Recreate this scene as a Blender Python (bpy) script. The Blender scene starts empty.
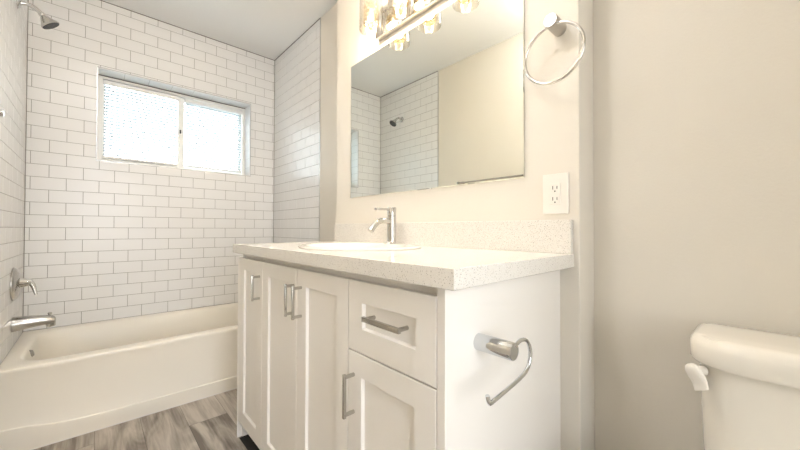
import bpy, bmesh, math, random
from mathutils import Vector, Matrix
random.seed(7)
S = bpy.context.scene
COL = S.collection
PI = math.pi
H = 1.006                       # camera height above the floor

# ------------------------------------------------------------------ camera
cam_d = bpy.data.cameras.new('camera'); cam = bpy.data.objects.new('camera', cam_d); COL.objects.link(cam)
S.camera = cam
cam_d.sensor_width = 36; cam_d.lens = 333.55 / 800 * 36; cam_d.clip_start = .01
a_, t_, r_ = math.radians(42.4928), math.radians(.696), math.radians(.1515)
R0 = Vector((math.cos(a_), -math.sin(a_), 0)); F0 = Vector((math.sin(a_) * math.cos(t_), math.cos(a_) * math.cos(t_), math.sin(t_)))
U0 = R0.cross(F0)
Rv = R0 * math.cos(r_) + U0 * math.sin(r_); Uv = U0 * math.cos(r_) - R0 * math.sin(r_)
m = Matrix((Rv, Uv, -F0)).transposed().to_4x4(); m.translation = (0, 0, H)
cam.matrix_world = m

# ------------------------------------------------------------------ world, lights, exposure
W = bpy.data.worlds.new('daylight'); S.world = W; W.use_nodes = True
bg = W.node_tree.nodes['Background']; bg.inputs[1].default_value = 4.9
_wt = W.node_tree; _tc = _wt.nodes.new('ShaderNodeTexCoord'); _sx = _wt.nodes.new('ShaderNodeSeparateXYZ'); _cr = _wt.nodes.new('ShaderNodeValToRGB')
_wt.links.new(_tc.outputs['Generated'], _sx.inputs[0]); _wt.links.new(_sx.outputs['Z'], _cr.inputs[0]); _wt.links.new(_cr.outputs[0], bg.inputs[0])
_cr.color_ramp.elements[0].position = 0; _cr.color_ramp.elements[0].color = (.07, .07, .068, 1)      # ground
_cr.color_ramp.elements[1].position = .03; _cr.color_ramp.elements[1].color = (.83, .915, 1, 1)      # hazy bright sky
S.view_settings.view_transform = 'Standard'; S.view_settings.look = 'None'
S.view_settings.gamma = 1; S.view_settings.use_curve_mapping = False
S.view_settings.exposure = 1.24

def area(name, loc, rot, sx, sy, e, col, portal=False):
    l = bpy.data.lights.new(name, 'AREA'); l.shape = 'RECTANGLE'; l.size = sx; l.size_y = sy; l.energy = e; l.color = col
    o = bpy.data.objects.new(name, l); o.location = loc; o.rotation_euler = rot; COL.objects.link(o)
    if portal: l.cycles.is_portal = True
    return o
area('window_portal', (.5, 3.3, H + .77), (-PI / 2, 0, 0), 1.3, .9, 1, (1, 1, 1), True)
# added area light, stands in for daylight coming through the open doorway
area('bedroom_fill_light', (-.45, -3.35, 1.45), (PI / 2, 0, -.12), 2.0, 2.0, 55, (.89, .935, 1))
FILL_LAMP = 17.5  # strength of the added ceiling fill lamp
VANITY_BULB = 13

# ------------------------------------------------------------------ materials
def mat(name, col=(.8, .8, .8), rough=.5, metal=0, spec=.5, coat=0):
    m = bpy.data.materials.new(name); m.use_nodes = True
    b = m.node_tree.nodes['Principled BSDF']
    b.inputs['Base Color'].default_value = (*col, 1); b.inputs['Roughness'].default_value = rough
    b.inputs['Metallic'].default_value = metal; b.inputs['Specular IOR Level'].default_value = spec
    b.inputs['Coat Weight'].default_value = coat; b.inputs['Coat Roughness'].default_value = .05
    return m
def nt(m): return m.node_tree, m.node_tree.nodes['Principled BSDF']
def node(t, typ, **kw):
    n = t.nodes.new(typ)
    for k, v in kw.items(): setattr(n, k, v)
    return n
def bump(m, scale, strength, dist=.002, detail=2):
    t, b = nt(m)
    tc = node(t, 'ShaderNodeTexCoord'); no = node(t, 'ShaderNodeTexNoise'); bp = node(t, 'ShaderNodeBump')
    no.inputs['Scale'].default_value = scale; no.inputs['Detail'].default_value = detail
    bp.inputs['Strength'].default_value = strength; bp.inputs['Distance'].default_value = dist
    t.links.new(tc.outputs['Object'], no.inputs['Vector']); t.links.new(no.outputs['Fac'], bp.inputs['Height'])
    t.links.new(bp.outputs['Normal'], b.inputs['Normal'])
    return m
def tone(m, c1, c2, scale, detail=3):
    t, b = nt(m)
    tc = node(t, 'ShaderNodeTexCoord'); no = node(t, 'ShaderNodeTexNoise'); cr = node(t, 'ShaderNodeValToRGB')
    no.inputs['Scale'].default_value = scale; no.inputs['Detail'].default_value = detail
    cr.color_ramp.elements[0].position = .3; cr.color_ramp.elements[1].position = .7
    cr.color_ramp.elements[0].color = (*c1, 1); cr.color_ramp.elements[1].color = (*c2, 1)
    t.links.new(tc.outputs['Object'], no.inputs['Vector']); t.links.new(no.outputs['Fac'], cr.inputs[0])
    t.links.new(cr.outputs[0], b.inputs['Base Color'])
    return m

M_wall = bump(tone(mat('wall_paint', rough=.6, spec=.3), (.755, .715, .638), (.77, .73, .653), 4), 150, .22, .002, 3)
M_ceil = bump(mat('ceiling_paint', (.915, .92, .92), .8, spec=.2), 70, .25, .003)
M_trimp = tone(mat('white_trim_paint', rough=.35), (.82, .80, .76), (.84, .82, .78), 5)
M_tile = tone(mat('white_glazed_tile', rough=.26, spec=.5), (.84, .838, .828), (.865, .863, .853), 2.3)
M_grout = tone(mat('grey_grout', rough=.9), (.29, .28, .26), (.36, .345, .325), 25)
M_caulk = tone(mat('dark_joint', rough=.8), (.14, .13, .12), (.22, .21, .2), 20)
M_chrome = tone(mat('polished_chrome', rough=.11, metal=1), (.60, .59, .57), (.66, .65, .63), 6)
M_nickel = tone(mat('brushed_nickel', rough=.24, metal=1), (.47, .455, .43), (.54, .52, .49), 9)
M_alum = tone(mat('aluminium_edge', rough=.3, metal=1), (.50, .50, .50), (.60, .60, .60), 12)
M_cab = bump(tone(mat('cabinet_enamel', rough=.33, spec=.4), (.88, .85, .80), (.89, .86, .81), 3), 14, .05)
M_dark = tone(mat('toe_board_and_shade', rough=.8), (.02, .02, .02), (.035, .033, .03), 8)  # near black, for the toe kick and the painted shade before it
M_tub = tone(mat('tub_enamel', rough=.32, spec=.5, coat=.08), (.865, .825, .735), (.875, .835, .75), 1.5)
M_sink = tone(mat('sink_porcelain', rough=.08, coat=.3), (.83, .80, .74), (.84, .81, .75), 3)
M_china = tone(mat('toilet_porcelain', rough=.12, coat=.4), (.80, .77, .695), (.81, .78, .705), 2)
M_plast = tone(mat('white_plastic', rough=.3), (.83, .80, .74), (.85, .82, .76), 6)
M_slot = tone(mat('socket_slots', rough=.7), (.03, .03, .03), (.05, .05, .05), 30)
M_vinyl = tone(mat('window_vinyl', rough=.35), (.88, .875, .84), (.90, .895, .86), 4)
M_carpet = bump(tone(mat('beige_carpet', rough=.95, spec=.1), (.66, .62, .55), (.74, .70, .63), 30), 400, .4, .004)
M_steel = tone(mat('dull_steel', rough=.35, metal=1), (.28, .27, .25), (.34, .33, .31), 10)
M_bright = tone(mat('bright_chrome', rough=.08, metal=1), (.64, .66, .68), (.68, .70, .72), 6)
M_rubber = tone(mat('dark_rubber', rough=.6), (.05, .05, .05), (.1, .1, .1), 80)

def mk_quartz():
    m = mat('speckled_quartz', rough=.16, spec=.5)
    t, b = nt(m)
    tc = node(t, 'ShaderNodeTexCoord')
    base = (.81, .785, .73, 1)
    prev = None
    for i, (sc, th, colr) in enumerate(((210, .20, (.36, .33, .29, 1)), (330, .26, (.60, .55, .47, 1)), (150, .13, (.22, .2, .18, 1)), (260, .22, (.93, .91, .87, 1)))):
        v = node(t, 'ShaderNodeTexVoronoi'); v.inputs['Scale'].default_value = sc
        mp = node(t, 'ShaderNodeMapping'); mp.inputs['Location'].default_value = (i * .37, i * .11, i * .23)
        t.links.new(tc.outputs['Object'], mp.inputs[0]); t.links.new(mp.outputs[0], v.inputs['Vector'])
        lt = node(t, 'ShaderNodeMath', operation='LESS_THAN'); lt.inputs[1].default_value = th
        t.links.new(v.outputs['Distance'], lt.inputs[0])
        sp = node(t, 'ShaderNodeSeparateColor'); t.links.new(v.outputs['Color'], sp.inputs[0])
        g = node(t, 'ShaderNodeMath', operation='GREATER_THAN'); g.inputs[1].default_value = .45
        t.links.new(sp.outputs[0], g.inputs[0])
        mu = node(t, 'ShaderNodeMath', operation='MULTIPLY'); t.links.new(lt.outputs[0], mu.inputs[0]); t.links.new(g.outputs[0], mu.inputs[1])
        mx = node(t, 'ShaderNodeMix', data_type='RGBA'); t.links.new(mu.outputs[0], mx.inputs['Factor'])
        if prev is None: mx.inputs['A'].default_value = base
        else: t.links.new(prev.outputs['Result'], mx.inputs['A'])
        mx.inputs['B'].default_value = colr; prev = mx
    t.links.new(prev.outputs['Result'], b.inputs['Base Color'])
    return m
M_quartz = mk_quartz()

def mk_floor():
    m = mat('grey_wood_plank', rough=.42, spec=.35)
    t, b = nt(m); L = t.links.new
    tc = node(t, 'ShaderNodeTexCoord'); sx = node(t, 'ShaderNodeSeparateXYZ'); L(tc.outputs['Object'], sx.inputs[0])
    def mth(op, a, bb=None):
        n = node(t, 'ShaderNodeMath', operation=op)
        for i, v in enumerate((a, bb)):
            if v is None: continue
            if isinstance(v, (int, float)): n.inputs[i].default_value = v
            else: L(v, n.inputs[i])
        return n.outputs[0]
    PW, PL = .178, 1.22
    u = mth('DIVIDE', mth('SUBTRACT', sx.outputs[0], .365), PW)
    ku = mth('FLOOR', u); fu = mth('FRACT', u)
    off = mth('MULTIPLY', ku, .37)
    v = mth('ADD', mth('DIVIDE', mth('SUBTRACT', sx.outputs[1], 1.985), PL), off)
    kv = mth('FLOOR', v); fv = mth('FRACT', v)
    cb = node(t, 'ShaderNodeCombineXYZ'); L(ku, cb.inputs[0]); L(kv, cb.inputs[1])
    wn = node(t, 'ShaderNodeTexWhiteNoise'); wn.noise_dimensions = '3D'; L(cb.outputs[0], wn.inputs['Vector'])
    # grain coordinates, shifted per plank
    gc = node(t, 'ShaderNodeCombineXYZ')
    L(mth('MULTIPLY', sx.outputs[0], 9.0), gc.inputs[0]); L(mth('MULTIPLY', sx.outputs[1], 1.6), gc.inputs[1]); L(mth('MULTIPLY', wn.outputs['Value'], 20), gc.inputs[2])
    n1 = node(t, 'ShaderNodeTexNoise'); n1.inputs['Scale'].default_value = 1.3; n1.inputs['Detail'].default_value = 5; n1.inputs['Distortion'].default_value = .9; L(gc.outputs[0], n1.inputs['Vector'])
    gc2 = node(t, 'ShaderNodeCombineXYZ')
    L(mth('MULTIPLY', sx.outputs[0], 90.0), gc2.inputs[0]); L(mth('MULTIPLY', sx.outputs[1], 5), gc2.inputs[1]); L(wn.outputs['Value'], gc2.inputs[2])
    n2 = node(t, 'ShaderNodeTexNoise'); n2.inputs['Scale'].default_value = 1.2; n2.inputs['Detail'].default_value = 4; L(gc2.outputs[0], n2.inputs['Vector'])
    f = mth('ADD', mth('ADD', mth('MULTIPLY', n1.outputs[0], 1.25), mth('MULTIPLY', n2.outputs[0], .35)), mth('MULTIPLY', mth('SUBTRACT', wn.outputs['Value'], .5), .14))
    cr = node(t, 'ShaderNodeValToRGB'); L(mth('SUBTRACT', f, .3), cr.inputs[0])
    e = cr.color_ramp.elements
    e[0].position = .28; e[0].color = (.20, .17, .14, 1); e[1].position = .68; e[1].color = (.60, .545, .48, 1)
    e2 = cr.color_ramp.elements.new(.48); e2.color = (.40, .355, .305, 1)
    seam = mth('MAXIMUM', mth('LESS_THAN', fu, .012), mth('LESS_THAN', fv, .0018))
    mx = node(t, 'ShaderNodeMix', data_type='RGBA'); L(mth('MULTIPLY', seam, .6), mx.inputs['Factor']); L(cr.outputs[0], mx.inputs['A']); mx.inputs['B'].default_value = (.05, .045, .04, 1)
    L(mx.outputs['Result'], b.inputs['Base Color'])
    return m
M_floor = mk_floor()

def mk_mirror():
    m = bpy.data.materials.new('mirror_silver'); m.use_nodes = True
    t, b = nt(m); b.inputs['Metallic'].default_value = 1; b.inputs['Roughness'].default_value = .0
    b.inputs['Base Color'].default_value = (.86, .885, .85, 1)
    return m
M_mirror = mk_mirror()

def clear_glass(name, tint=(1, 1, 1), gl=.08, extra=None):
    """thin clear pane: see-through with a fresnel sheen"""
    m = bpy.data.materials.new(name); m.use_nodes = True; t = m.node_tree; t.nodes.remove(t.nodes['Principled BSDF'])
    out = t.nodes['Material Output']
    tr = node(t, 'ShaderNodeBsdfTransparent'); tr.inputs[0].default_value = (*tint, 1)
    g = node(t, 'ShaderNodeBsdfGlossy'); g.inputs['Roughness'].default_value = .03
    lw = node(t, 'ShaderNodeLayerWeight'); lw.inputs[0].default_value = .25
    ad = node(t, 'ShaderNodeMath', operation='MULTIPLY_ADD'); ad.inputs[1].default_value = .75; ad.inputs[2].default_value = gl
    mx = node(t, 'ShaderNodeMixShader')
    t.links.new(lw.outputs['Facing'], ad.inputs[0]); t.links.new(ad.outputs[0], mx.inputs[0]); t.links.new(tr.outputs[0], mx.inputs[1]); t.links.new(g.outputs[0], mx.inputs[2])
    t.links.new(mx.outputs[0], out.inputs[0])
    return m
M_glass = clear_glass('window_glass', (.97, 1, 1), .04)
M_shade = clear_glass('clear_shade_glass', (1, .985, .95), .06)

def mk_crystal():
    m = bpy.data.materials.new('bubble_crystal'); m.use_nodes = True; t = m.node_tree; t.nodes.remove(t.nodes['Principled BSDF'])
    out = t.nodes['Material Output']; L = t.links.new
    tc = node(t, 'ShaderNodeTexCoord'); v = node(t, 'ShaderNodeTexVoronoi'); v.feature = 'DISTANCE_TO_EDGE'; v.inputs['Scale'].default_value = 62
    L(tc.outputs['Object'], v.inputs['Vector'])
    bp = node(t, 'ShaderNodeBump'); bp.inputs['Strength'].default_value = 1; bp.inputs['Distance'].default_value = .006; L(v.outputs['Distance'], bp.inputs['Height'])
    cr = node(t, 'ShaderNodeValToRGB'); L(v.outputs['Distance'], cr.inputs[0]); cr.color_ramp.elements[0].position = .04; cr.color_ramp.elements[1].position = .30
    cr.color_ramp.elements[0].color = (.50, .38, .20, 1); cr.color_ramp.elements[1].color = (1, .985, .94, 1)
    tr = node(t, 'ShaderNodeBsdfTransparent'); L(cr.outputs[0], tr.inputs[0])
    g = node(t, 'ShaderNodeBsdfGlossy'); g.inputs['Roughness'].default_value = .2; L(bp.outputs[0], g.inputs['Normal'])
    m1 = node(t, 'ShaderNodeMixShader'); m1.inputs[0].default_value = .03; L(tr.outputs[0], m1.inputs[1]); L(g.outputs[0], m1.inputs[2])
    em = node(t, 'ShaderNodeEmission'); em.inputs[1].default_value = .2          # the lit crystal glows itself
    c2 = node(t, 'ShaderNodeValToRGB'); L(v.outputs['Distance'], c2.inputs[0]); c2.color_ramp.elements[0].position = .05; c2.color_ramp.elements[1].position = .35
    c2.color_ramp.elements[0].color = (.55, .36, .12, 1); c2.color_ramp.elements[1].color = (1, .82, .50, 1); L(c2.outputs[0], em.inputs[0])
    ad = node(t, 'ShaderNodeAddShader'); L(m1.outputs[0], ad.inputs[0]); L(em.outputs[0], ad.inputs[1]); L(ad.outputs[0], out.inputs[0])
    return m
M_crystal = mk_crystal()

def mk_slat():
    m = bpy.data.materials.new('blind_slat'); m.use_nodes = True; t = m.node_tree; t.nodes.remove(t.nodes['Principled BSDF'])
    out = t.nodes['Material Output']; L = t.links.new
    d = node(t, 'ShaderNodeBsdfDiffuse'); d.inputs[0].default_value = (.66, .70, .71, 1)
    tl = node(t, 'ShaderNodeBsdfTranslucent'); tl.inputs[0].default_value = (.82, .88, .88, 1)
    mx = node(t, 'ShaderNodeMixShader'); mx.inputs[0].default_value = .05; L(d.outputs[0], mx.inputs[1]); L(tl.outputs[0], mx.inputs[2]); L(mx.outputs[0], out.inputs[0])
    return m
M_slat = mk_slat()
def emit(name, col, s):
    m = bpy.data.materials.new(name); m.use_nodes = True; t, b = nt(m)
    b.inputs['Base Color'].default_value = (*col, 1); b.inputs['Emission Color'].default_value = (*col, 1); b.inputs['Emission Strength'].default_value = s
    return m
M_bulb = emit('lit_bulb', (1, .86, .58), 1.6)
M_fill_lamp = emit('fill_lamp_glow', (1, .985, .99), FILL_LAMP)  # glow of the ceiling lamp added for fill

# ------------------------------------------------------------------ helpers
def obj(name, bm, m, parent=None, smooth=False, recalc=True):
    if recalc: bmesh.ops.recalc_face_normals(bm, faces=bm.faces[:])
    me = bpy.data.meshes.new(name); bm.to_mesh(me); bm.free()
    me.materials.append(m)
    if smooth:
        me.polygons.foreach_set('use_smooth', [True] * len(me.polygons))
        me.set_sharp_from_angle(angle=math.radians(38))
    o = bpy.data.objects.new(name, me); COL.objects.link(o)
    if parent: o.parent = parent
    return o
def tag(o, label=None, cat=None, group=None, kind=None):
    if label: o['label'] = label
    if cat: o['category'] = cat
    if group: o['group'] = group
    if kind: o['kind'] = kind
    return o
def thing(name, label, cat, loc=(0, 0, 0), group=None):
    o = bpy.data.objects.new(name, None); COL.objects.link(o); o.location = loc; o.empty_display_size = .05
    return tag(o, label, cat, group)
def at(o):                      # children are modelled in world space: shift them to the parent's origin
    for c in o.children:
        c.matrix_parent_inverse = Matrix.Translation(-Vector(o.location))
def box(bm, x0, x1, y0, y1, z0, z1, bev=0, seg=2):
    r = bmesh.ops.create_cube(bm, size=1)
    vs = r['verts']
    for v in vs: v.co = Vector(((x0 + x1) / 2 + v.co.x * (x1 - x0), (y0 + y1) / 2 + v.co.y * (y1 - y0), (z0 + z1) / 2 + v.co.z * (z1 - z0)))
    if bev:
        es = list({e for v in vs for e in v.link_edges})
        bmesh.ops.bevel(bm, geom=es, offset=bev, segments=seg, profile=.6, affect='EDGES')
    return bm
def B(*a, **k): return box(bmesh.new(), *a, **k)
def loops(bm, rings, cap0=True, cap1=True, close=True):
    R = [[bm.verts.new(p) for p in r] for r in rings]
    n = len(R[0])
    for a, b in zip(R, R[1:]):
        for i in range(n if close else n - 1):
            j = (i + 1) % n
            try: bm.faces.new((a[i], a[j], b[j], b[i]))
            except ValueError: pass
    if cap0: bm.faces.new(R[0][::-1])
    if cap1: bm.faces.new(R[-1])
    return bm
def frame_of(d):
    d = Vector(d).normalized(); u = Vector((0, 0, 1)) if abs(d.z) < .9 else Vector((1, 0, 0))
    s = d.cross(u).normalized(); return d, s, s.cross(d).normalized()
def lathe(bm, org, axis, prof, n=32):
    """prof: list of (distance along axis, radius)"""
    d, s, u = frame_of(axis); o = Vector(org)
    rings = [[o + d * h + (s * math.cos(2 * PI * i / n) + u * math.sin(2 * PI * i / n)) * max(r, 1e-4) for i in range(n)] for h, r in prof]
    return loops(bm, rings)
def tube(bm, pts, r, n=12, cap=True):
    pts = [Vector(p) for p in pts]; rings = []; prev = None
    for i, p in enumerate(pts):
        t = (pts[min(i + 1, len(pts) - 1)] - pts[max(i - 1, 0)]).normalized()
        if prev is None: _, s, u = frame_of(t)
        else:
            s = (prev - t * prev.dot(t)).normalized(); u = s.cross(t).normalized()
        prev = s
        rr = r[i] if isinstance(r, (list, tuple)) else r
        rings.append([p + (s * math.cos(2 * PI * k / n) + u * math.sin(2 * PI * k / n)) * rr for k in range(n)])
    return loops(bm, rings, cap, cap)
def smooth_path(pts, k=6):
    P = [Vector(p) for p in pts]; P = [2 * P[0] - P[1]] + P + [2 * P[-1] - P[-2]]; out = []
    for i in range(1, len(P) - 2):
        for j in range(k):
            t = j / k; a, b, c, d = P[i - 1:i + 3]
            out.append(.5 * ((2 * b) + (c - a) * t + (2 * a - 5 * b + 4 * c - d) * t * t + (3 * b - a - 3 * c + d) * t ** 3))
    out.append(P[-2]); return out
def rrect(x0, x1, y0, y1, r, z, n=8):
    """rounded rectangle ring; r = radii for corners (x0y0, x1y0, x1y1, x0y1)"""
    if not isinstance(r, (list, tuple)): r = [r] * 4
    cs = [(x0, y0, 1, 1, PI), (x1, y0, -1, 1, 1.5 * PI), (x1, y1, -1, -1, 0), (x0, y1, 1, -1, .5 * PI)]
    out = []
    for (cx, cy, sx, sy, a0), rr in zip(cs, r):
        for i in range(n + 1):
            a = a0 + .5 * PI * i / n
            out.append(Vector((cx + sx * rr + rr * math.cos(a), cy + sy * rr + rr * math.sin(a), z)))
    return out

# ------------------------------------------------------------------ room dimensions
XL, XR, XV = -.313, 1.204, 1.077
YB, YF = 3.020, -.95            # window wall, doorway wall
TY, TYL = 2.178, 2.135          # tile ends: vanity side wall, left wall
Y0J, Y1J = .375, 1.748          # the projecting wall behind the vanity
ZC = H + 1.5434
def struct(name, bm, m, parent=None, smooth=False):
    o = obj(name, bm, m, parent, smooth)
    if not parent: o['kind'] = 'structure'
    return o
struct('floor', B(XL - .1, XR + .1, YF - .1, YB + .3, -.05, 0), M_floor)
struct('ceiling', B(XL - .1, XR + .1, YF - .1, YB + .3, ZC, ZC + .06), M_ceil)

# tiles
PU, PV, G = .156, .0784, .0026
ZT0 = H + .0034
def tile_mesh(mp, u0, u1, v0, v1, even, odd, hole=None, row0=-20, row1=25):
    bm = bmesh.new(); c = .0007; th = .0025
    for n in range(row0, row1):
        a = ZT0 + n * PV + G / 2; b = ZT0 + (n + 1) * PV - G / 2
        a, b = max(a, v0), min(b, v1)
        if b - a < .004: continue
        off = odd if n % 2 else even
        k = math.floor((u0 - off) / PU) - 1
        while off + k * PU < u1:
            s, e = max(off + k * PU + G / 2, u0), min(off + (k + 1) * PU - G / 2, u1); k += 1
            if e - s < .004: continue
            rects = [(s, e, a, b)]
            if hole:
                h0, h1, g0, g1 = hole
                if e > h0 and s < h1 and b > g0 and a < g1:
                    rects = []
                    if s < h0: rects.append((s, h0, a, b))
                    if e > h1: rects.append((h1, e, a, b))
                    s2, e2 = max(s, h0), min(e, h1)
                    if a < g0: rects.append((s2, e2, a, g0))
                    if b > g1: rects.append((s2, e2, g1, b))
            for (p, q, r, t) in rects:
                if q - p < .003 or t - r < .003: continue
                j = [random.uniform(-.00012, .00012) for _ in range(4)]
                lo = [(p, r), (q, r), (q, t), (p, t)]; hi = [(p + c, r + c), (q - c, r + c), (q - c, t - c), (p + c, t - c)]
                loops(bm, [[Vector(mp(x, y, -th)) for x, y in lo], [Vector(mp(x, y, -c)) for x, y in lo], [Vector(mp(x, y, jj)) for (x, y), jj in zip(hi, j)]], cap0=False)
    return bm
WX0, WX1, WZ0, WZ1 = .007, .993, H + .4576, H + 1.0845
WD = .15                        # depth of the window recess
gy = YB + .0018                 # face of the grout bed
bm = bmesh.new()
box(bm, XL - .1, WX0 - .003, gy, YB + .2, 0, ZC); box(bm, WX1 + .003, XR + .1, gy, YB + .2, 0, ZC)
box(bm, WX0 - .003, WX1 + .003, gy, YB + .2, 0, WZ0 - .003); box(bm, WX0 - .003, WX1 + .003, gy, YB + .2, WZ1 + .003, ZC)
wb = struct('wall_back', bm, M_grout)
TB = H - .632
obj('subway_tiles', tile_mesh(lambda u, v, h: (u, YB - h, v), XL + .003, XR - .003, TB, ZC - .004, -.213, -.136, (WX0, WX1, WZ0, WZ1)), M_tile, wb)
# reveal lining of the window recess (tiled)
bm = bmesh.new()
def rev(mp, n, L):
    for i in range(n):
        p, q = i * L / n + .001, (i + 1) * L / n - .001
        loops(bm, [[Vector(mp(p, 0, 0)), Vector(mp(q, 0, 0)), Vector(mp(q, WD, 0)), Vector(mp(p, WD, 0))],
                   [Vector(mp(p, 0, .0025)), Vector(mp(q, 0, .0025)), Vector(mp(q, WD, .0025)), Vector(mp(p, WD, .0025))]])
WW, WH = WX1 - WX0, WZ1 - WZ0
rev(lambda a, d, h: (WX0 + a, YB + .002 + d, WZ1 - h), 7, WW); rev(lambda a, d, h: (WX0 + a, YB + .002 + d, WZ0 + h), 7, WW)
rev(lambda a, d, h: (WX0 + h, YB + .002 + d, WZ0 + a), 8, WH); rev(lambda a, d, h: (WX1 - h, YB + .002 + d, WZ0 + a), 8, WH)
obj('reveal_tiles', bm, M_tile, wb)

# left wall: tiled in the alcove, painted towards the room
bm = B(XL - .1, XL - .0018, TYL, YB + .2, 0, ZC)
wl = struct('wall_left', bm, M_grout)
obj('subway_tiles', tile_mesh(lambda u, v, h: (XL + h, u, v), TYL + .004, YB - .003, TB, ZC - .004, 2.373, 2.295), M_tile, wl)
obj('painted_wall', B(XL - .1, XL - .002, YF - .1, TYL, 0, ZC), M_wall, wl)
# vanity side wall: tiled end, projecting part behind the vanity, recessed part behind the toilet
bm = B(XR + .0018, XR + .1, TY, YB + .2, 0, ZC)
wr = struct('wall_right', bm, M_grout)
obj('subway_tiles', tile_mesh(lambda u, v, h: (XR - h, u, v), TY + .004, YB - .003, TB, ZC - .004, 2.245, 2.323), M_tile, wr)
bm = bmesh.new()
box(bm, XR, XR + .1, YF - .1, TY, 0, ZC)
obj('painted_wall', bm, M_wall, wr)
struct('wall_vanity', B(XV, XR - .0005, Y0J, Y1J, .0005, ZC - .0005, .004, 3), M_wall)
# edge strips
struct('trim_1', B(XR - .004, XR + .002, TY - .002, TY + .0035, TB, ZC - .001), M_alum)
struct('trim_2', B(XL - .002, XL + .004, TYL - .002, TYL + .0035, TB, ZC - .001), M_alum)
bm = bmesh.new(); q = .0045
box(bm, WX0 - q, WX1 + q, YB - .003, YB + .004, WZ1, WZ1 + q); box(bm, WX0 - q, WX1 + q, YB - .003, YB + .004, WZ0 - q, WZ0)
box(bm, WX0 - q, WX0, YB - .003, YB + .004, WZ0, WZ1); box(bm, WX1, WX1 + q, YB - .003, YB + .004, WZ0, WZ1)
struct('trim_3', bm, M_alum)
bm = bmesh.new()
box(bm, XL, XR, YB - .003, YB + .002, ZC - .004, ZC); box(bm, XR - .003, XR + .002, TY, YB, ZC - .004, ZC); box(bm, XL - .002, XL + .003, TYL, YB, ZC - .004, ZC)
struct('trim_4', bm, M_caulk)
bm = bmesh.new()
box(bm, XR - .0016, XR + .001, YB - .0016, YB + .001, TB, ZC); box(bm, XL - .001, XL + .0016, YB - .0016, YB + .001, TB, ZC)
struct('trim_5', bm, M_grout)
# wall with the open doorway behind the camera
DX0, DX1, DZ = -.24, .52, 2.05
bm = bmesh.new()
box(bm, XL - .1, DX0, YF - .1, YF, 0, ZC); box(bm, DX1, XR + .1, YF - .1, YF, 0, ZC); box(bm, DX0, DX1, YF - .1, YF, DZ, ZC)
struct('wall_front', bm, M_wall)
bm = bmesh.new()
for y0, y1 in ((YF, YF + .015), (YF - .115, YF - .1)):
    box(bm, DX0 - .06, DX0 + .012, y0, y1, 0, DZ + .06, .003); box(bm, DX1 - .012, DX1 + .06, y0, y1, 0, DZ + .06, .003); box(bm, DX0 + .012, DX1 - .012, y0, y1, DZ - .012, DZ + .06, .003)
struct('trim_6', bm, M_trimp)
# bedroom beyond the doorway
struct('floor_bedroom', B(-1.9, 1.9, -3.5, YF - .1, -.05, 0), M_carpet)
struct('ceiling_bedroom', B(-1.9, 1.9, -3.5, YF - .1, ZC, ZC + .06), M_ceil)
struct('wall_bedroom_left', B(-2.0, -1.9, -3.5, YF - .1, 0, ZC), M_wall)
struct('wall_bedroom_right', B(1.9, 2.0, -3.5, YF - .1, 0, ZC), M_wall)
struct('wall_bedroom_far', B(-2, 2, -3.6, -3.5, 0, ZC), M_wall)
bm = bmesh.new(); box(bm, -1.9, XL - .1, YF - .2, YF - .1, 0, ZC); box(bm, XR + .1, 1.9, YF - .2, YF - .1, 0, ZC)
struct('wall_bedroom_near', bm, M_wall)
# baseboards
struct('baseboard_right', B(XR - .014, XR, YF + .016, Y0J - .001, 0, .09, .003), M_trimp)
struct('baseboard_left', B(XL - .001, XL + .014, YF + .016, TYL - .03, 0, .09, .003), M_trimp)

# ------------------------------------------------------------------ window
win = thing('window_1', None, None, (.5, YB + WD, WZ0)); win['kind'] = 'structure'
FY = YB + WD - .012
def ring_frame(bm, x0, x1, z0, z1, w, y0, y1, bev=.002, ws=None):
    wl_, wr_, wb_, wt_ = ws or (w, w, w, w)
    box(bm, x0, x0 + wl_, y0, y1, z0, z1, bev); box(bm, x1 - wr_, x1, y0, y1, z0, z1, bev)
    box(bm, x0 + wl_, x1 - wr_, y0, y1, z0, z0 + wb_, bev); box(bm, x0 + wl_, x1 - wr_, y0, y1, z1 - wt_, z1, bev)
obj('frame_joint', (lambda b: (box(b, WX0 + .003, WX1 - .003, FY - .012, FY - .009, WZ1 - .009, WZ1 - .003), b)[1])(bmesh.new()), M_caulk, win)
obj('window_frame', (lambda b: (ring_frame(b, WX0 + .003, WX1 - .003, WZ0 + .003, WZ1 - .003, .024, FY - .01, FY + .07), b)[1])(bmesh.new()), M_vinyl, win)
MX0, MX1 = .484, .527
sash0 = obj('sash', (lambda b: (ring_frame(b, WX0 + .027, MX1, WZ0 + .027, WZ1 - .033, .028, FY + .004, FY + .03, ws=(.014, .043, .03, .02)), b)[1])(bmesh.new()), M_vinyl, win)
obj('pane', B(WX0 + .041, MX0, FY + .016, FY + .019, WZ0 + .063, WZ1 - .053), M_glass, sash0)
sash1 = obj('sash', (lambda b: (ring_frame(b, MX0 + .002, WX1 - .027, WZ0 + .027, WZ1 - .033, .028, FY + .036, FY + .062, ws=(.03, .02, .03, .02)), b)[1])(bmesh.new()), M_vinyl, win)
obj('pane', B(MX0 + .032, WX1 - .053, FY + .048, FY + .051, WZ0 + .063, WZ1 - .053), M_glass, sash1)
obj('latch', B(MX0 + .012, MX0 + .022, FY - .004, FY + .004, H + .762, H + .79, .001), M_rubber, sash0)
at(win)

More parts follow.
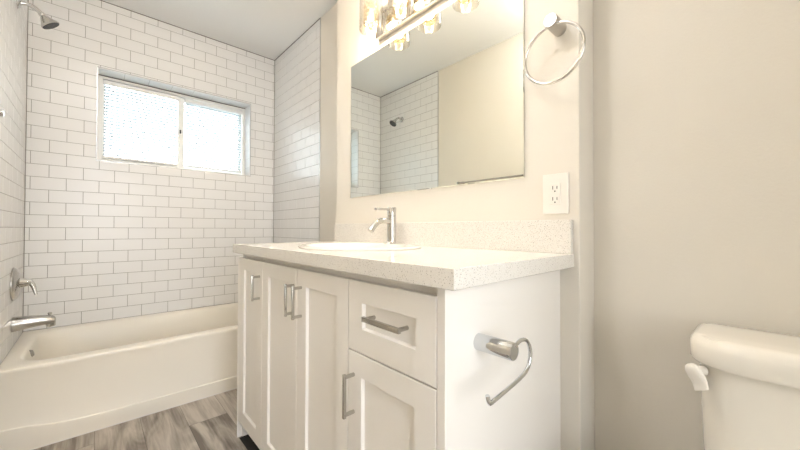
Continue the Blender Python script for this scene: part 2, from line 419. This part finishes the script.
def blind(x0, x1, label):
    y = FY - .004
    t = thing('mini_blind', label, 'blind', ((x0 + x1) / 2, y, WZ0 + .03), 'mini blinds in the window')
    zt, zb = WZ1 - .036, WZ0 + .040
    obj('head_rail', B(x0, x1, y - .013, y + .008, zt - .028, zt, .002), M_vinyl, t)
    obj('bottom_rail', B(x0 + .002, x1 - .002, y - .010, y + .006, zb, zb + .016, .002), M_vinyl, t)
    bm = bmesh.new(); n = 23; p = (zt - .034 - zb - .018) / n
    for i in range(n):
        zc = zb + .018 + (i + .5) * p
        ang = math.radians(-24)
        pr = []
        for k in range(5):
            s = (k / 4 - .5) * .0245; cv = .0016 * (1 - (2 * k / 4 - 1) ** 2)
            pr.append((s * math.cos(ang) - cv * math.sin(ang), s * math.sin(ang) + cv * math.cos(ang)))
        a = [bm.verts.new((x0 + .004, y - .002 + py, zc + pz)) for py, pz in pr]
        b = [bm.verts.new((x1 - .004, y - .002 + py, zc + pz)) for py, pz in pr]
        for k in range(4): bm.faces.new((a[k], b[k], b[k + 1], a[k + 1]))
    obj('slats', bm, M_slat, t, smooth=True, recalc=False)
    for fx in (.22, .78):
        x = x0 + (x1 - x0) * fx
        obj('ladder_cord', tube(bmesh.new(), [(x, y - .014, zb + .01), (x, y - .014, zt - .02)], .0009, 6), M_plast, t)
    at(t); return t
blind(WX0 + .030, MX0 - .002, 'white mini blind in the left half of the window')
blind(MX1 + .002, WX1 - .030, 'white mini blind in the right half of the window, nearer the vanity')

# ------------------------------------------------------------------ bathtub
tub = thing('bathtub', 'cream white alcove bathtub under the tiled window wall', 'bathtub', (.44, 2.62, 0))
tx0, tx1, ty0, ty1, tz = XL + .001, XR - .001, 2.250, YB - .002, H - .624
bm = bmesh.new(); N = 10
outer = rrect(tx0, tx1, ty0 + .012, ty1, .002, tz, N)
def sub(o, i): pass
r0 = rrect(tx0, tx1, ty0 + .010, ty1, .002, tz - .012, N)
r1 = rrect(tx0 + .001, tx1 - .001, ty0 + .013, ty1 - .001, .002, tz - .003, N)
r2 = rrect(tx0 + .006, tx1 - .006, ty0 + .022, ty1 - .004, .004, tz, N)
bx0, bx1, by0, by1 = tx0 + .062, tx1 - .07, ty0 + .075, ty1 - .045
rings = [r0, r1, r2, rrect(bx0 - .012, bx1 + .012, by0 - .012, by1 + .010, .13, tz, N), rrect(bx0, bx1, by0, by1, .12, tz - .006, N)]
for f, dz in ((.15, .02), (.3, .06), (.55, .16), (.8, .26), (1.0, .31)):
    rings.append(rrect(bx0 + .06 * f, bx1 - .17 * f, by0 + .05 * f, by1 - .06 * f, .12 + .03 * f, tz - dz, N))
rings.append(rrect(bx0 + .12, bx1 - .24, by0 + .11, by1 - .11, .12, tz - .335, N))
loops(bm, rings, cap0=False)
obj('basin', bm, M_tub, tub, smooth=True)
# apron: recessed panel above a curved skirt
bm = bmesh.new(); nx = 60; cols = []
def hs(x): return .0765 + (.034 * math.exp(-(x + .206) / .10) if x > -.206 else .034 + (-.206 - x) * .1) + .02 * math.exp(-(tx1 - x) / .11)
for i in range(nx + 1):
    x = tx0 + (tx1 - tx0) * i / nx; h = hs(x)
    cols.append([Vector((x, y, z)) for y, z in ((ty1 - .5, 0), (ty0, 0), (ty0, h - .006), (ty0 + .0012, h - .001), (ty0 + .004, h), (ty0 + .006, h + .0015), (ty0 + .007, h + .004), (ty0 + .004, tz - .05), (ty0 + .003, tz - .03), (ty0 + .0015, tz - .02), (ty0 + .001, tz - .010), (ty0 + .003, tz - .004), (ty0 + .010, tz - .0005), (ty0 + .022, tz - .0002), (ty0 + .03, tz - .02))])
loops(bm, cols, cap0=False, cap1=False, close=False)
obj('apron', bm, M_tub, tub, smooth=True)
obj('overflow_plate', lathe(bmesh.new(), (bx0 + .006, 2.600, tz - .034), (1, 0, .25), [(-.004, .0001), (-.004, .019), (.008, .019), (.015, .014), (.017, .0001)], 28), M_steel, tub, smooth=True)
obj('floor_caulk', B(tx0 + .001, tx1 - .001, ty0 - .003, ty0 + .002, .0005, .005, .001), M_trimp, tub)
at(tub)

# tub spout, valve, shower head on the left wall
FYc = 2.655
t = thing('tub_spout', 'chrome tub spout on the tiled wall just above the bathtub rim', 'tub spout', (XL, FYc, H - .507))
bm = bmesh.new(); rings = []
for s, zc, ry, rz in ((0, -.505, .036, .039), (.012, -.504, .036, .038), (.06, -.501, .033, .033), (.11, -.500, .028, .027), (.14, -.503, .027, .026), (.154, -.508, .024, .022), (.159, -.510, .016, .015)):
    rings.append([Vector((XL + .001 + s, FYc + ry * math.cos(2 * PI * k / 24), H + zc + rz * math.sin(2 * PI * k / 24))) for k in range(24)])
loops(bm, rings); obj('spout_body', bm, M_nickel, t, smooth=True)
obj('diverter_knob', lathe(bmesh.new(), (XL + .137, FYc, H - .48), (0, 0, 1), [(0, .006), (.006, .006), (.010, .009), (.016, .009), (.018, .005)], 16), M_chrome, t, smooth=True)
obj('outlet_lip', lathe(bmesh.new(), (XL + .140, FYc, H - .518), (.15, 0, -1), [(0, .019), (.018, .019), (.022, .016)], 20), M_chrome, t, smooth=True)
at(t)
t = thing('shower_valve', 'round chrome shower valve with lever handle on the tiled wall above the tub spout', 'shower valve', (XL, FYc, H - .294))
obj('escutcheon', lathe(bmesh.new(), (XL + .001, FYc, H - .294), (1, 0, 0), [(0, .087), (.006, .087), (.014, .078), (.022, .055), (.026, .034), (.026, .0001)], 40), M_nickel, t, smooth=True)
obj('hub', lathe(bmesh.new(), (XL + .022, FYc, H - .290), (1, 0, 0), [(0, .028), (.018, .024), (.030, .019), (.045, .017), (.050, .012), (.051, .0001)], 28), M_chrome, t, smooth=True)
pl = smooth_path([(XL + .046, FYc, H - .284), (XL + .060, FYc, H - .288), (XL + .072, FYc - .004, H - .306), (XL + .080, FYc - .01, H - .332), (XL + .086, FYc - .014, H - .358)])
obj('lever', tube(bmesh.new(), pl, [.016 - .010 * i / (len(pl) - 1) for i in range(len(pl))], 14), M_chrome, t, smooth=True)
at(t)
t = thing('shower_fitting', 'chrome shower head on a bent arm high on the tiled wall by the window', 'shower head', (XL, FYc, H + 1.19))
obj('flange', lathe(bmesh.new(), (XL + .001, FYc, H + 1.190), (1, 0, 0), [(0, .030), (.004, .030), (.011, .022), (.013, .012)], 28), M_chrome, t, smooth=True)
obj('arm', tube(bmesh.new(), smooth_path([(XL + .004, FYc, H + 1.190), (XL + .035, FYc, H + 1.198), (XL + .06, FYc, H + 1.192), (XL + .088, FYc, H + 1.170)]), .0105, 14), M_chrome, t, smooth=True)
ax = Vector((.60, .08, -.80))
p0 = Vector((XL + .086, FYc + .002, H + 1.172))
hd = obj('sprayer', lathe(bmesh.new(), p0, ax, [(-.004, .008), (0, .013), (.008, .014), (.014, .012), (.018, .017), (.035, .027), (.052, .038), (.058, .042), (.062, .042), (.064, .040)], 32), M_chrome, t, smooth=True)
hd2 = obj('spray_plate', lathe(bmesh.new(), p0 + ax.normalized() * .0635, ax, [(0, .0395), (.003, .038), (.004, .0001)], 32), M_rubber, hd, smooth=True)
at(t)

# ------------------------------------------------------------------ towel bar on the left wall (seen in the mirror)
t = thing('towel_bar', 'long chrome towel bar on the plain wall, seen in the mirror', 'towel bar', (XL, 1.5, H + .411))
for y in (1.842, 1.19):
    obj('bracket', lathe(bmesh.new(), (XL - .001, y, H + .411), (1, 0, 0), [(0, .021), (.004, .021), (.006, .014), (.062, .014), (.07, .012), (.072, .0001)], 24), M_chrome, t, smooth=True)
obj('bar', tube(bmesh.new(), [(XL + .058, 1.842, H + .411), (XL + .058, 1.19, H + .411)], .008, 14), M_chrome, t, smooth=True)
at(t)

# ------------------------------------------------------------------ vanity
VX = .519                        # front face of doors
VY0, VY1 = .432, 1.728
ZCB, ZCT = H - .1154, H - .0736
van = thing('bathroom_vanity', 'white shaker vanity cabinet with three doors, a drawer and a lower door', 'vanity cabinet', (.8, 1.08, 0))
bm = bmesh.new()
box(bm, VX, XV - .001, VY0, VY0 + .019, 0, ZCB - .0005, .001); 
for y0, y1 in ((VY1 - .019, VY1),):
    box(bm, VX + .02, XV - .001, y0, y1, 0, ZCB - .0005, .001)
    box(bm, VX - .002, VX + .02, y0 + .010, y1, 0, ZCB - .03, .001)
box(bm, VX + .0005, VX + .02, VY0 + .019, VY0 + .0215, .08, ZCB - .0005)
box(bm, VX + .019, VX + .038, VY0 + .02, VY1 - .02, H - .93, ZCB - .001)        # face frame board
box(bm, VX + .038, XV - .002, VY0 + .02, VY1 - .02, H - .93, H - .91)          # floor board
obj('carcass', bm, M_cab, van)
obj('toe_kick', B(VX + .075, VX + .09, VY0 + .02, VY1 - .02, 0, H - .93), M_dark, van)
obj('painted_toe_shadow', B(VX + .004, VX + .074, VY0 + .02, VY1 - .02, .0006, .003), M_dark, van)  # dark sheet on the floor that paints the shade under the cabinet
def shaker(name, y0, y1, z0, z1, st, sb=None):
    """front with a recessed flat panel; st = (left in y high, right in y low, bottom, top) frame widths"""
    a, b, c, d = st
    bm = bmesh.new(); X0, X1 = VX, VX + .0185; dp = .009; sl = .004
    def rr(x, e0, e1, f0, f1): return [Vector((x, e0, f0)), Vector((x, e1, f0)), Vector((x, e1, f1)), Vector((x, e0, f1))]
    iy0, iy1, iz0, iz1 = y0 + b, y1 - a, z0 + c, z1 - d; k = .0015
    loops(bm, [rr(X1, y0, y1, z0, z1), rr(X0 + k, y0, y1, z0, z1), rr(X0, y0 + k, y1 - k, z0 + k, z1 - k), rr(X0, iy0, iy1, iz0, iz1),
               rr(X0 + .001, iy0 + .001, iy1 - .001, iz0 + .001, iz1 - .001), rr(X0 + dp, iy0 + sl, iy1 - sl, iz0 + sl, iz1 - sl)])
    return obj(name, bm, M_cab, van)
def bar_handle(parent, y, z, L, vertical=True, proj_=.030):
    bm = bmesh.new(); x = VX - proj_
    if vertical:
        box(bm, x - .004, x + .004, y - .004, y + .004, z - L / 2, z + L / 2, .001)
        for s in (-1, 1): tube(bm, [(x, y, z + s * (L / 2 - .008)), (VX + .001, y, z + s * (L / 2 - .008))], .0052, 12)
    else:
        box(bm, x - .004, x + .004, y - L / 2, y + L / 2, z - .006, z + .006, .0012)
        for s in (-1, 1): tube(bm, [(x, y + s * (L / 2 - .008), z), (VX + .001, y + s * (L / 2 - .008), z)], .0052, 12)
    return obj('handle', bm, M_nickel, parent, smooth=True)
zt, zb = H - .1385, H - .925
g = .0015
d1 = shaker('door', 1.4165 + g, 1.7235, zb, zt, (.0745, .061, .063, .055)); bar_handle(d1, 1.4465, H - .249, .108)
d2 = shaker('door', 1.0945 + g, 1.4165 - g, zb, zt, (.061, .061, .063, .055)); bar_handle(d2, 1.118, H - .247, .112)
d3 = shaker('door', .7775 + g, 1.0945 - g, zb, zt, (.066, .061, .063, .055)); bar_handle(d3, 1.060, H - .247, .112)
dr = shaker('drawer', .4560, .7775 - g, H - .3270, zt, (.063, .058, .063, .056)); bar_handle(dr, .602, H - .2215, .135, False)
d4 = shaker('door', .4560, .7775 - g, zb, H - .3305, (.060, .063, .063, .060)); bar_handle(d4, .749, H - .441, .115)
at(van)

# countertop with an oval cut-out
SX, SY = .793, 1.108; SAX, SAY = .232, .270
CX0, CX1, CY0, CY1 = .494, XV - .0005, .3906, 1.7346
ct = thing('countertop', 'speckled cream quartz countertop with backsplash on the white vanity', 'countertop', (.8, 1.06, ZCB))
def counter():
    bm = bmesh.new(); n = 64
    angs = sorted([2 * PI * i / n for i in range(n)] + [math.atan2(y - SY, x - SX) % (2 * PI) for x in (CX0, CX1) for y in (CY0, CY1)])
    def rect_pt(a, ins=0):
        c, s = math.cos(a), math.sin(a); ts = []
        if c > 1e-9: ts.append((CX1 - ins - SX) / c)
        if c < -1e-9: ts.append((CX0 + ins - SX) / c)
        if s > 1e-9: ts.append((CY1 - ins - SY) / s)
        if s < -1e-9: ts.append((CY0 + ins - SY) / s)
        t = min(ts); return SX + c * t, SY + s * t
    def R(z, ins): return [Vector((*rect_pt(a, ins), z)) for a in angs]
    def E(z):
        return [Vector((SX + math.cos(a) / math.hypot(math.cos(a) / (SAX - .02), math.sin(a) / (SAY - .02)), SY + math.sin(a) / math.hypot(math.cos(a) / (SAX - .02), math.sin(a) / (SAY - .02)), z)) for a in angs]
    k = .002
    loops(bm, [E(ZCB), R(ZCB, k), R(ZCB + k, 0), R(ZCT - k, 0), R(ZCT - .0006, .0006), R(ZCT, k), E(ZCT), E(ZCB)], cap0=False, cap1=False)
    return bm
obj('slab', counter(), M_quartz, ct)
obj('backsplash', B(XV - .0205, XV - .0005, CY0 + .002, Y1J - .014, ZCT, H + .0297, .002), M_quartz, ct)
at(ct)

# sink
t = thing('bathroom_sink', 'oval white drop-in sink with a low rim in the speckled countertop', 'sink', (SX, SY, ZCT))
bm = bmesh.new(); n = 56
def el(cx, ax_, ay_, z): return [Vector((cx + ax_ * math.cos(2 * PI * i / n), SY + ay_ * math.sin(2 * PI * i / n), z)) for i in range(n)]
loops(bm, [el(SX, SAX - .002, SAY - .002, ZCT + .0002), el(SX, SAX, SAY, ZCT + .003), el(SX, SAX - .002, SAY - .002, ZCT + .007), el(SX, SAX - .008, SAY - .008, ZCT + .0095), el(SX - .003, SAX - .02, SAY - .02, ZCT + .0095),
           el(SX - .022, SAX - .052, SAY - .042, ZCT + .008), el(SX - .024, SAX - .060, SAY - .05, ZCT + .002), el(SX - .025, SAX - .072, SAY - .065, ZCT - .03), el(SX - .025, SAX - .095, SAY - .1, ZCT - .09),
           el(SX - .025, SAX - .15, SAY - .18, ZCT - .13), el(SX - .025, .03, .03, ZCT - .14), el(SX - .025, .022, .022, ZCT - .141)], cap0=False)
obj('bowl', bm, M_sink, t, smooth=True)
obj('drain', lathe(bmesh.new(), (SX - .025, SY, ZCT - .142), (0, 0, 1), [(0, .024), (.004, .024), (.006, .018), (.006, .0001)], 24), M_chrome, t, smooth=True)
at(t)

# faucet
FX, FYv, FZ = .995, 1.142, ZCT + .0095
t = thing('basin_faucet', 'chrome single lever faucet standing on the back rim of the oval sink', 'faucet', (FX, FYv, FZ))
bm = bmesh.new()
loops(bm, [[Vector((FX - .012 + ax_ * math.cos(2 * PI * i / 32), FYv + ay_ * math.sin(2 * PI * i / 32), FZ + z)) for i in range(32)] for ax_, ay_, z in ((.032, .021, 0), (.032, .021, .003), (.030, .019, .005), (.02, .014, .0055))])
obj('base_plate', bm, M_chrome, t, smooth=True)
obj('body', lathe(bmesh.new(), (FX, FYv, FZ + .003), (0, 0, 1), [(0, .0205), (.118, .0205), (.119, .0190), (.121, .0190), (.122, .0205), (.158, .0205), (.160, .019), (.160, .0001)], 32), M_chrome, t, smooth=True)
sp = smooth_path([(FX - .008, FYv, FZ + .098), (FX - .04, FYv, FZ + .101), (FX - .068, FYv, FZ + .099), (FX - .09, FYv, FZ + .088), (FX - .108, FYv, FZ + .070), (FX - .120, FYv, FZ + .055)], 5)
obj('spout', tube(bmesh.new(), sp, .0128, 18), M_chrome, t, smooth=True)
bm = box(bmesh.new(), FX - .093, FX - .004, FYv - .010, FYv + .010, FZ + .147, FZ + .157, .002)
obj('lever', bm, M_chrome, t, smooth=True)
at(t)

# ------------------------------------------------------------------ wall mirror
mx_ = XV - .0005
MY0, MY1, MZ0, MZ1 = .5476, 1.5876, H + .1754, H + .9265
t = thing('wall_mirror', 'large frameless rectangular mirror on the wall above the sink', 'mirror', (mx_, 1.07, MZ0))
def rx(x, i): return [Vector((x, MY0 + i, MZ0 + i)), Vector((x, MY1 - i, MZ0 + i)), Vector((x, MY1 - i, MZ1 - i)), Vector((x, MY0 + i, MZ1 - i))]
obj('mirror_glass', loops(bmesh.new(), [rx(mx_ - .002, 0), rx(mx_ - .004, 0), rx(mx_ - .0055, .0025)]), M_mirror, t)
obj('backing', B(mx_ - .002, mx_, MY0 + .001, MY1 - .001, MZ0 + .001, MZ1 - .001), M_alum, t)
at(t)

# ------------------------------------------------------------------ vanity light
LZ0, LZ1 = H + .966, H + 1.106; LY0, LY1 = .805, 1.331; LX = 1.045
t = thing('vanity_light', 'chrome vanity light with three glowing crystal shades above the mirror', 'light fixture', (XV, 1.068, LZ0))
obj('back_plate', B(LX, XV, LY0, LY1, LZ0, LZ1, .003), M_chrome, t, smooth=True)
SHX = .980
for y in (1.281, 1.068, .855):
    zb_ = H + .961
    sh = obj('shade', loops(bmesh.new(), [[Vector((SHX + r * math.cos(2 * PI * i / 36), y + r * math.sin(2 * PI * i / 36), zb_ + z)) for i in range(36)] for r, z in ((.0545, .0), (.0575, .002), (.0575, .15), (.050, .160), (.02, .162), (.02, .160), (.049, .158), (.0555, .149), (.0555, .004), (.0545, .0))], cap0=False, cap1=False), M_shade, t, smooth=True)
    bm = bmesh.new(); rings = []
    for j in range(15):
        z = .022 + .106 * j / 14
        k = 1 if 0 < j < 14 else .86
        rings.append([Vector((SHX + (.036 * k + random.uniform(-.0016, .0016)) * math.cos(2 * PI * (i + .5 * (j % 2)) / 22), y + (.036 * k + random.uniform(-.0016, .0016)) * math.sin(2 * PI * (i + .5 * (j % 2)) / 22), zb_ + z + random.uniform(-.001, .001))) for i in range(22)])
    loops(bm, rings, cap0=True, cap1=False)
    obj('crystal_sleeve', bm, M_crystal, sh)
    obj('bulb', lathe(bmesh.new(), (SHX, y, zb_ + .045), (0, 0, 1), [(0, .001), (.003, .009), (.012, .014), (.03, .014), (.05, .008), (.06, .007)], 18), M_bulb, sh, smooth=True)
    obj('shade_cap', lathe(bmesh.new(), (SHX, y, zb_ + .128), (0, 0, 1), [(0, .012), (0, .017), (.004, .018), (.028, .018), (.034, .014), (.05, .011), (.052, .0001)], 28), M_chrome, sh, smooth=True)
    obj('arm', tube(bmesh.new(), [(SHX, y, zb_ + .160), (SHX + .02, y, zb_ + .172), (LX + .004, y, zb_ + .12)] if 0 else smooth_path([(SHX, y, zb_ + .172), (SHX + .02, y, zb_ + .178), (SHX + .045, y, zb_ + .155), (LX + .004, y, zb_ + .12)], 4), .007, 12), M_chrome, sh, smooth=True)
    l = bpy.data.lights.new('bulb_light', 'POINT'); l.energy = VANITY_BULB; l.color = (1, .965, .99); l.shadow_soft_size = .022
    lo = bpy.data.objects.new('bulb_light', l); lo.location = (SHX, y, zb_ + .062); COL.objects.link(lo); lo.parent = sh
at(t)

# ------------------------------------------------------------------ towel ring
t = thing('towel_ring', 'chrome towel ring hanging on the wall to the right of the mirror', 'towel ring', (XV, .4306, H + .63))
obj('post', lathe(bmesh.new(), (XV, .4306, H + .63), (-1, 0, 0), [(0, .0205), (.071, .0205), (.073, .019), (.073, .0001)], 32), M_nickel, t, smooth=True)
rc = (1.020, .4296, H + .534); bm = bmesh.new(); n = 64; rr_ = []
for i in range(n):
    a = 2 * PI * i / n; c = Vector(rc) + Vector((0, .088 * math.cos(a), .088 * math.sin(a))); o = Vector((0, math.cos(a), math.sin(a)))
    rr_.append([c + (o * math.cos(2 * PI * k / 12) + Vector((1, 0, 0)) * math.sin(2 * PI * k / 12)) * .0048 for k in range(12)])
rr_.append(rr_[0]); loops(bm, rr_, False, False); bmesh.ops.remove_doubles(bm, verts=bm.verts[:], dist=1e-6)
obj('ring', bm, M_chrome, t, smooth=True)
at(t)

# ------------------------------------------------------------------ paper holder on the vanity side
px_, pz_, py_ = .6331, H - .2497, VY0
t = thing('toilet_paper_holder', 'empty chrome toilet paper holder with hooked arm on the side of the vanity', 'paper holder', (px_, py_, pz_))
obj('post', lathe(bmesh.new(), (px_, py_ + .001, pz_), (0, -1, 0), [(0, .0185), (.086, .0185), (.088, .017), (.088, .0001)], 36), M_bright, t, smooth=True)
yy = .348
wp = smooth_path([(px_ + .006, yy, H - .2402), (.664, yy, H - .2335), (.690, yy, H - .2400), (.706, yy, H - .2640), (.703, yy, H - .2880), (.684, yy, H - .3060), (.640, yy, H - .3150), (.590, yy, H - .3210), (.5525, yy, H - .3250), (.5460, yy, H - .3235), (.5420, yy, H - .3170), (.5395, yy, H - .3080)], 5)
obj('arm', tube(bmesh.new(), wp, .0042, 14), M_bright, t, smooth=True)
at(t)

# ------------------------------------------------------------------ outlet
t = thing('wall_outlet', 'cream white duplex outlet with a square cover plate above the backsplash', 'outlet', (XV, .444, H + .112))
obj('cover_plate', B(XV - .006, XV - .0001, .4045, .4845, H + .0490, H + .1760, .002), M_plast, t)
rc_ = obj('receptacle', B(XV - .0085, XV - .005, .4285, .4605, H + .079, H + .146, .001), M_plast, t)
for zc in (H + .130, H + .095):
    for yo, hh in ((.0065, .0055), (-.0065, .0045)):
        obj('slot', B(XV - .0088, XV - .0080, .4445 + yo - .0011, .4445 + yo + .0011, zc + .002 - hh, zc + .002 + hh), M_slot, rc_)
    obj('ground_hole', lathe(bmesh.new(), (XV - .0080, .4445, zc - .0095), (-1, 0, 0), [(0, .0024), (.0008, .0024)], 12), M_slot, rc_)
at(t)

# ------------------------------------------------------------------ toilet
t = thing('toilet', 'white two-piece toilet with its tank against the wall right of the vanity', 'toilet', (.8, -.122, 0))
TYc = -.115
def tring(x0, x1, hw, rf, rb, z): return rrect(x0, x1, TYc - hw, TYc + hw, (rf, rb, rb, rf), z, 8)
LTZ = H - .240; LBZ = H - .302
bm = bmesh.new()
loops(bm, [tring(1.015, 1.188, .205, .055, .02, H - .62), tring(1.008, 1.190, .213, .058, .02, H - .58), tring(1.002, 1.191, .219, .072, .02, H - .42), tring(.998, 1.192, .222, .072, .02, LBZ + .002)])
obj('tank', bm, M_china, t, smooth=True)
bm = bmesh.new()
loops(bm, [tring(.996, 1.192, .225, .06, .02, LBZ - .001), tring(.986, 1.195, .235, .083, .02, LBZ + .001), tring(.983, 1.196, .238, .085, .035, LBZ + .006), tring(.983, 1.196, .238, .085, .035, LTZ - .022),
           tring(.9855, 1.195, .2355, .085, .035, LTZ - .012), tring(.991, 1.192, .230, .08, .033, LTZ - .005), tring(.998, 1.188, .222, .056, .03, LTZ - .0018), tring(1.01, 1.18, .21, .05, .02, LTZ - .0003), tring(1.05, 1.15, .17, .03, .02, LTZ + .001)])
obj('tank_lid', bm, M_china, t, smooth=True)
# flush lever on the front corner of the tank
nv = Vector((-.80, .60, 0)).normalized(); c0 = Vector((1.014, .099, H - .318))
lv = obj('flush_lever', lathe(bmesh.new(), c0 - nv * .008, nv, [(0, .010), (.020, .010), (.021, .001)], 20), M_plast, t, smooth=True)
dirv = Vector((-.06, -.50, -.86)).normalized(); side = nv.cross(dirv).normalized(); nf = dirv.cross(side).normalized()
if nf.dot(nv) < 0: nf = -nf
a0 = c0 + nv * .017 - dirv * .016; rings = []
for s_, w, th, o in ((0, .006, .003, 0), (.003, .0125, .006, 0), (.010, .0165, .008, .001), (.024, .0180, .0085, .002), (.032, .0185, .007, .002), (.040, .0185, .005, .004), (.047, .0182, .0035, .007), (.053, .0175, .003, .010), (.054, .016, .002, .011)):
    c = a0 + dirv * s_ + nf * o
    rings.append([c + side * w * math.copysign(abs(math.cos(2 * PI * k / 20)) ** .7, math.cos(2 * PI * k / 20)) + nf * th * math.sin(2 * PI * k / 20) for k in range(20)])
obj('paddle', loops(bmesh.new(), rings), M_plast, lv, smooth=True)
# bowl
def bring(xf, xb, hw, z, n=36):
    cx = xb - hw * .9; out = []
    for i in range(n):
        a = 2 * PI * i / n; c, s = math.cos(a), math.sin(a)
        rx_ = (xb - cx) if c > 0 else (cx - xf)
        e = .75 if c > 0 else 1
        out.append(Vector((cx + rx_ * math.copysign(abs(c) ** e, c), TYc + hw * math.copysign(abs(s) ** e, s), z)))
    return out
bm = bmesh.new()
loops(bm, [bring(.60, 1.16, .115, .0005), bring(.60, 1.16, .115, .03), bring(.63, 1.15, .10, .08), bring(.62, 1.15, .105, .18), bring(.55, 1.16, .145, .28), bring(.49, 1.17, .178, .35), bring(.475, 1.17, .185, .385), bring(.48, 1.165, .18, .39),
           bring(.53, .93, .13, .388), bring(.56, .91, .11, .33), bring(.62, .86, .07, .25), bring(.66, .82, .04, .22)], cap0=True)
obj('bowl', bm, M_china, t, smooth=True)
obj('seat', loops(bmesh.new(), [bring(.475, .965, .185, .391), bring(.470, .97, .19, .397), bring(.475, .965, .186, .407), bring(.535, .92, .13, .409), bring(.545, .91, .12, .402), bring(.545, .91, .12, .391), bring(.475, .965, .185, .391)], cap0=False, cap1=False), M_china, t, smooth=True)
obj('seat_lid', loops(bmesh.new(), [bring(.475, .975, .187, .410), bring(.47, .98, .191, .414), bring(.475, .975, .188, .424), bring(.52, .94, .14, .430)]), M_china, t, smooth=True)
obj('tank_deck', loops(bmesh.new(), [tring(.99, 1.185, .11, .03, .02, .30), tring(.985, 1.185, .15, .04, .02, .384), tring(1.02, 1.183, .19, .04, .02, H - .6201)]), M_china, t, smooth=True)
at(t)

# ------------------------------------------------------------------ added fill lamp on the ceiling, out of view, brightens the room
LXc, LYc = .02, .82
t = thing('ceiling_fill_lamp', 'added round fill lamp on the ceiling, out of view, brightening the bathroom', 'lamp', (LXc, LYc, ZC))
obj('fill_lamp_base', lathe(bmesh.new(), (LXc, LYc, ZC - .0005), (0, 0, -1), [(0, .10), (.018, .10), (.022, .09)], 40), M_nickel, t, smooth=True)
obj('fill_lamp_shade', lathe(bmesh.new(), (LXc, LYc, ZC - .020), (0, 0, -1), [(0, .085), (.01, .12), (.03, .135), (.06, .125), (.08, .09), (.092, .045), (.096, .0001)], 40), M_fill_lamp, t, smooth=True)
at(t)
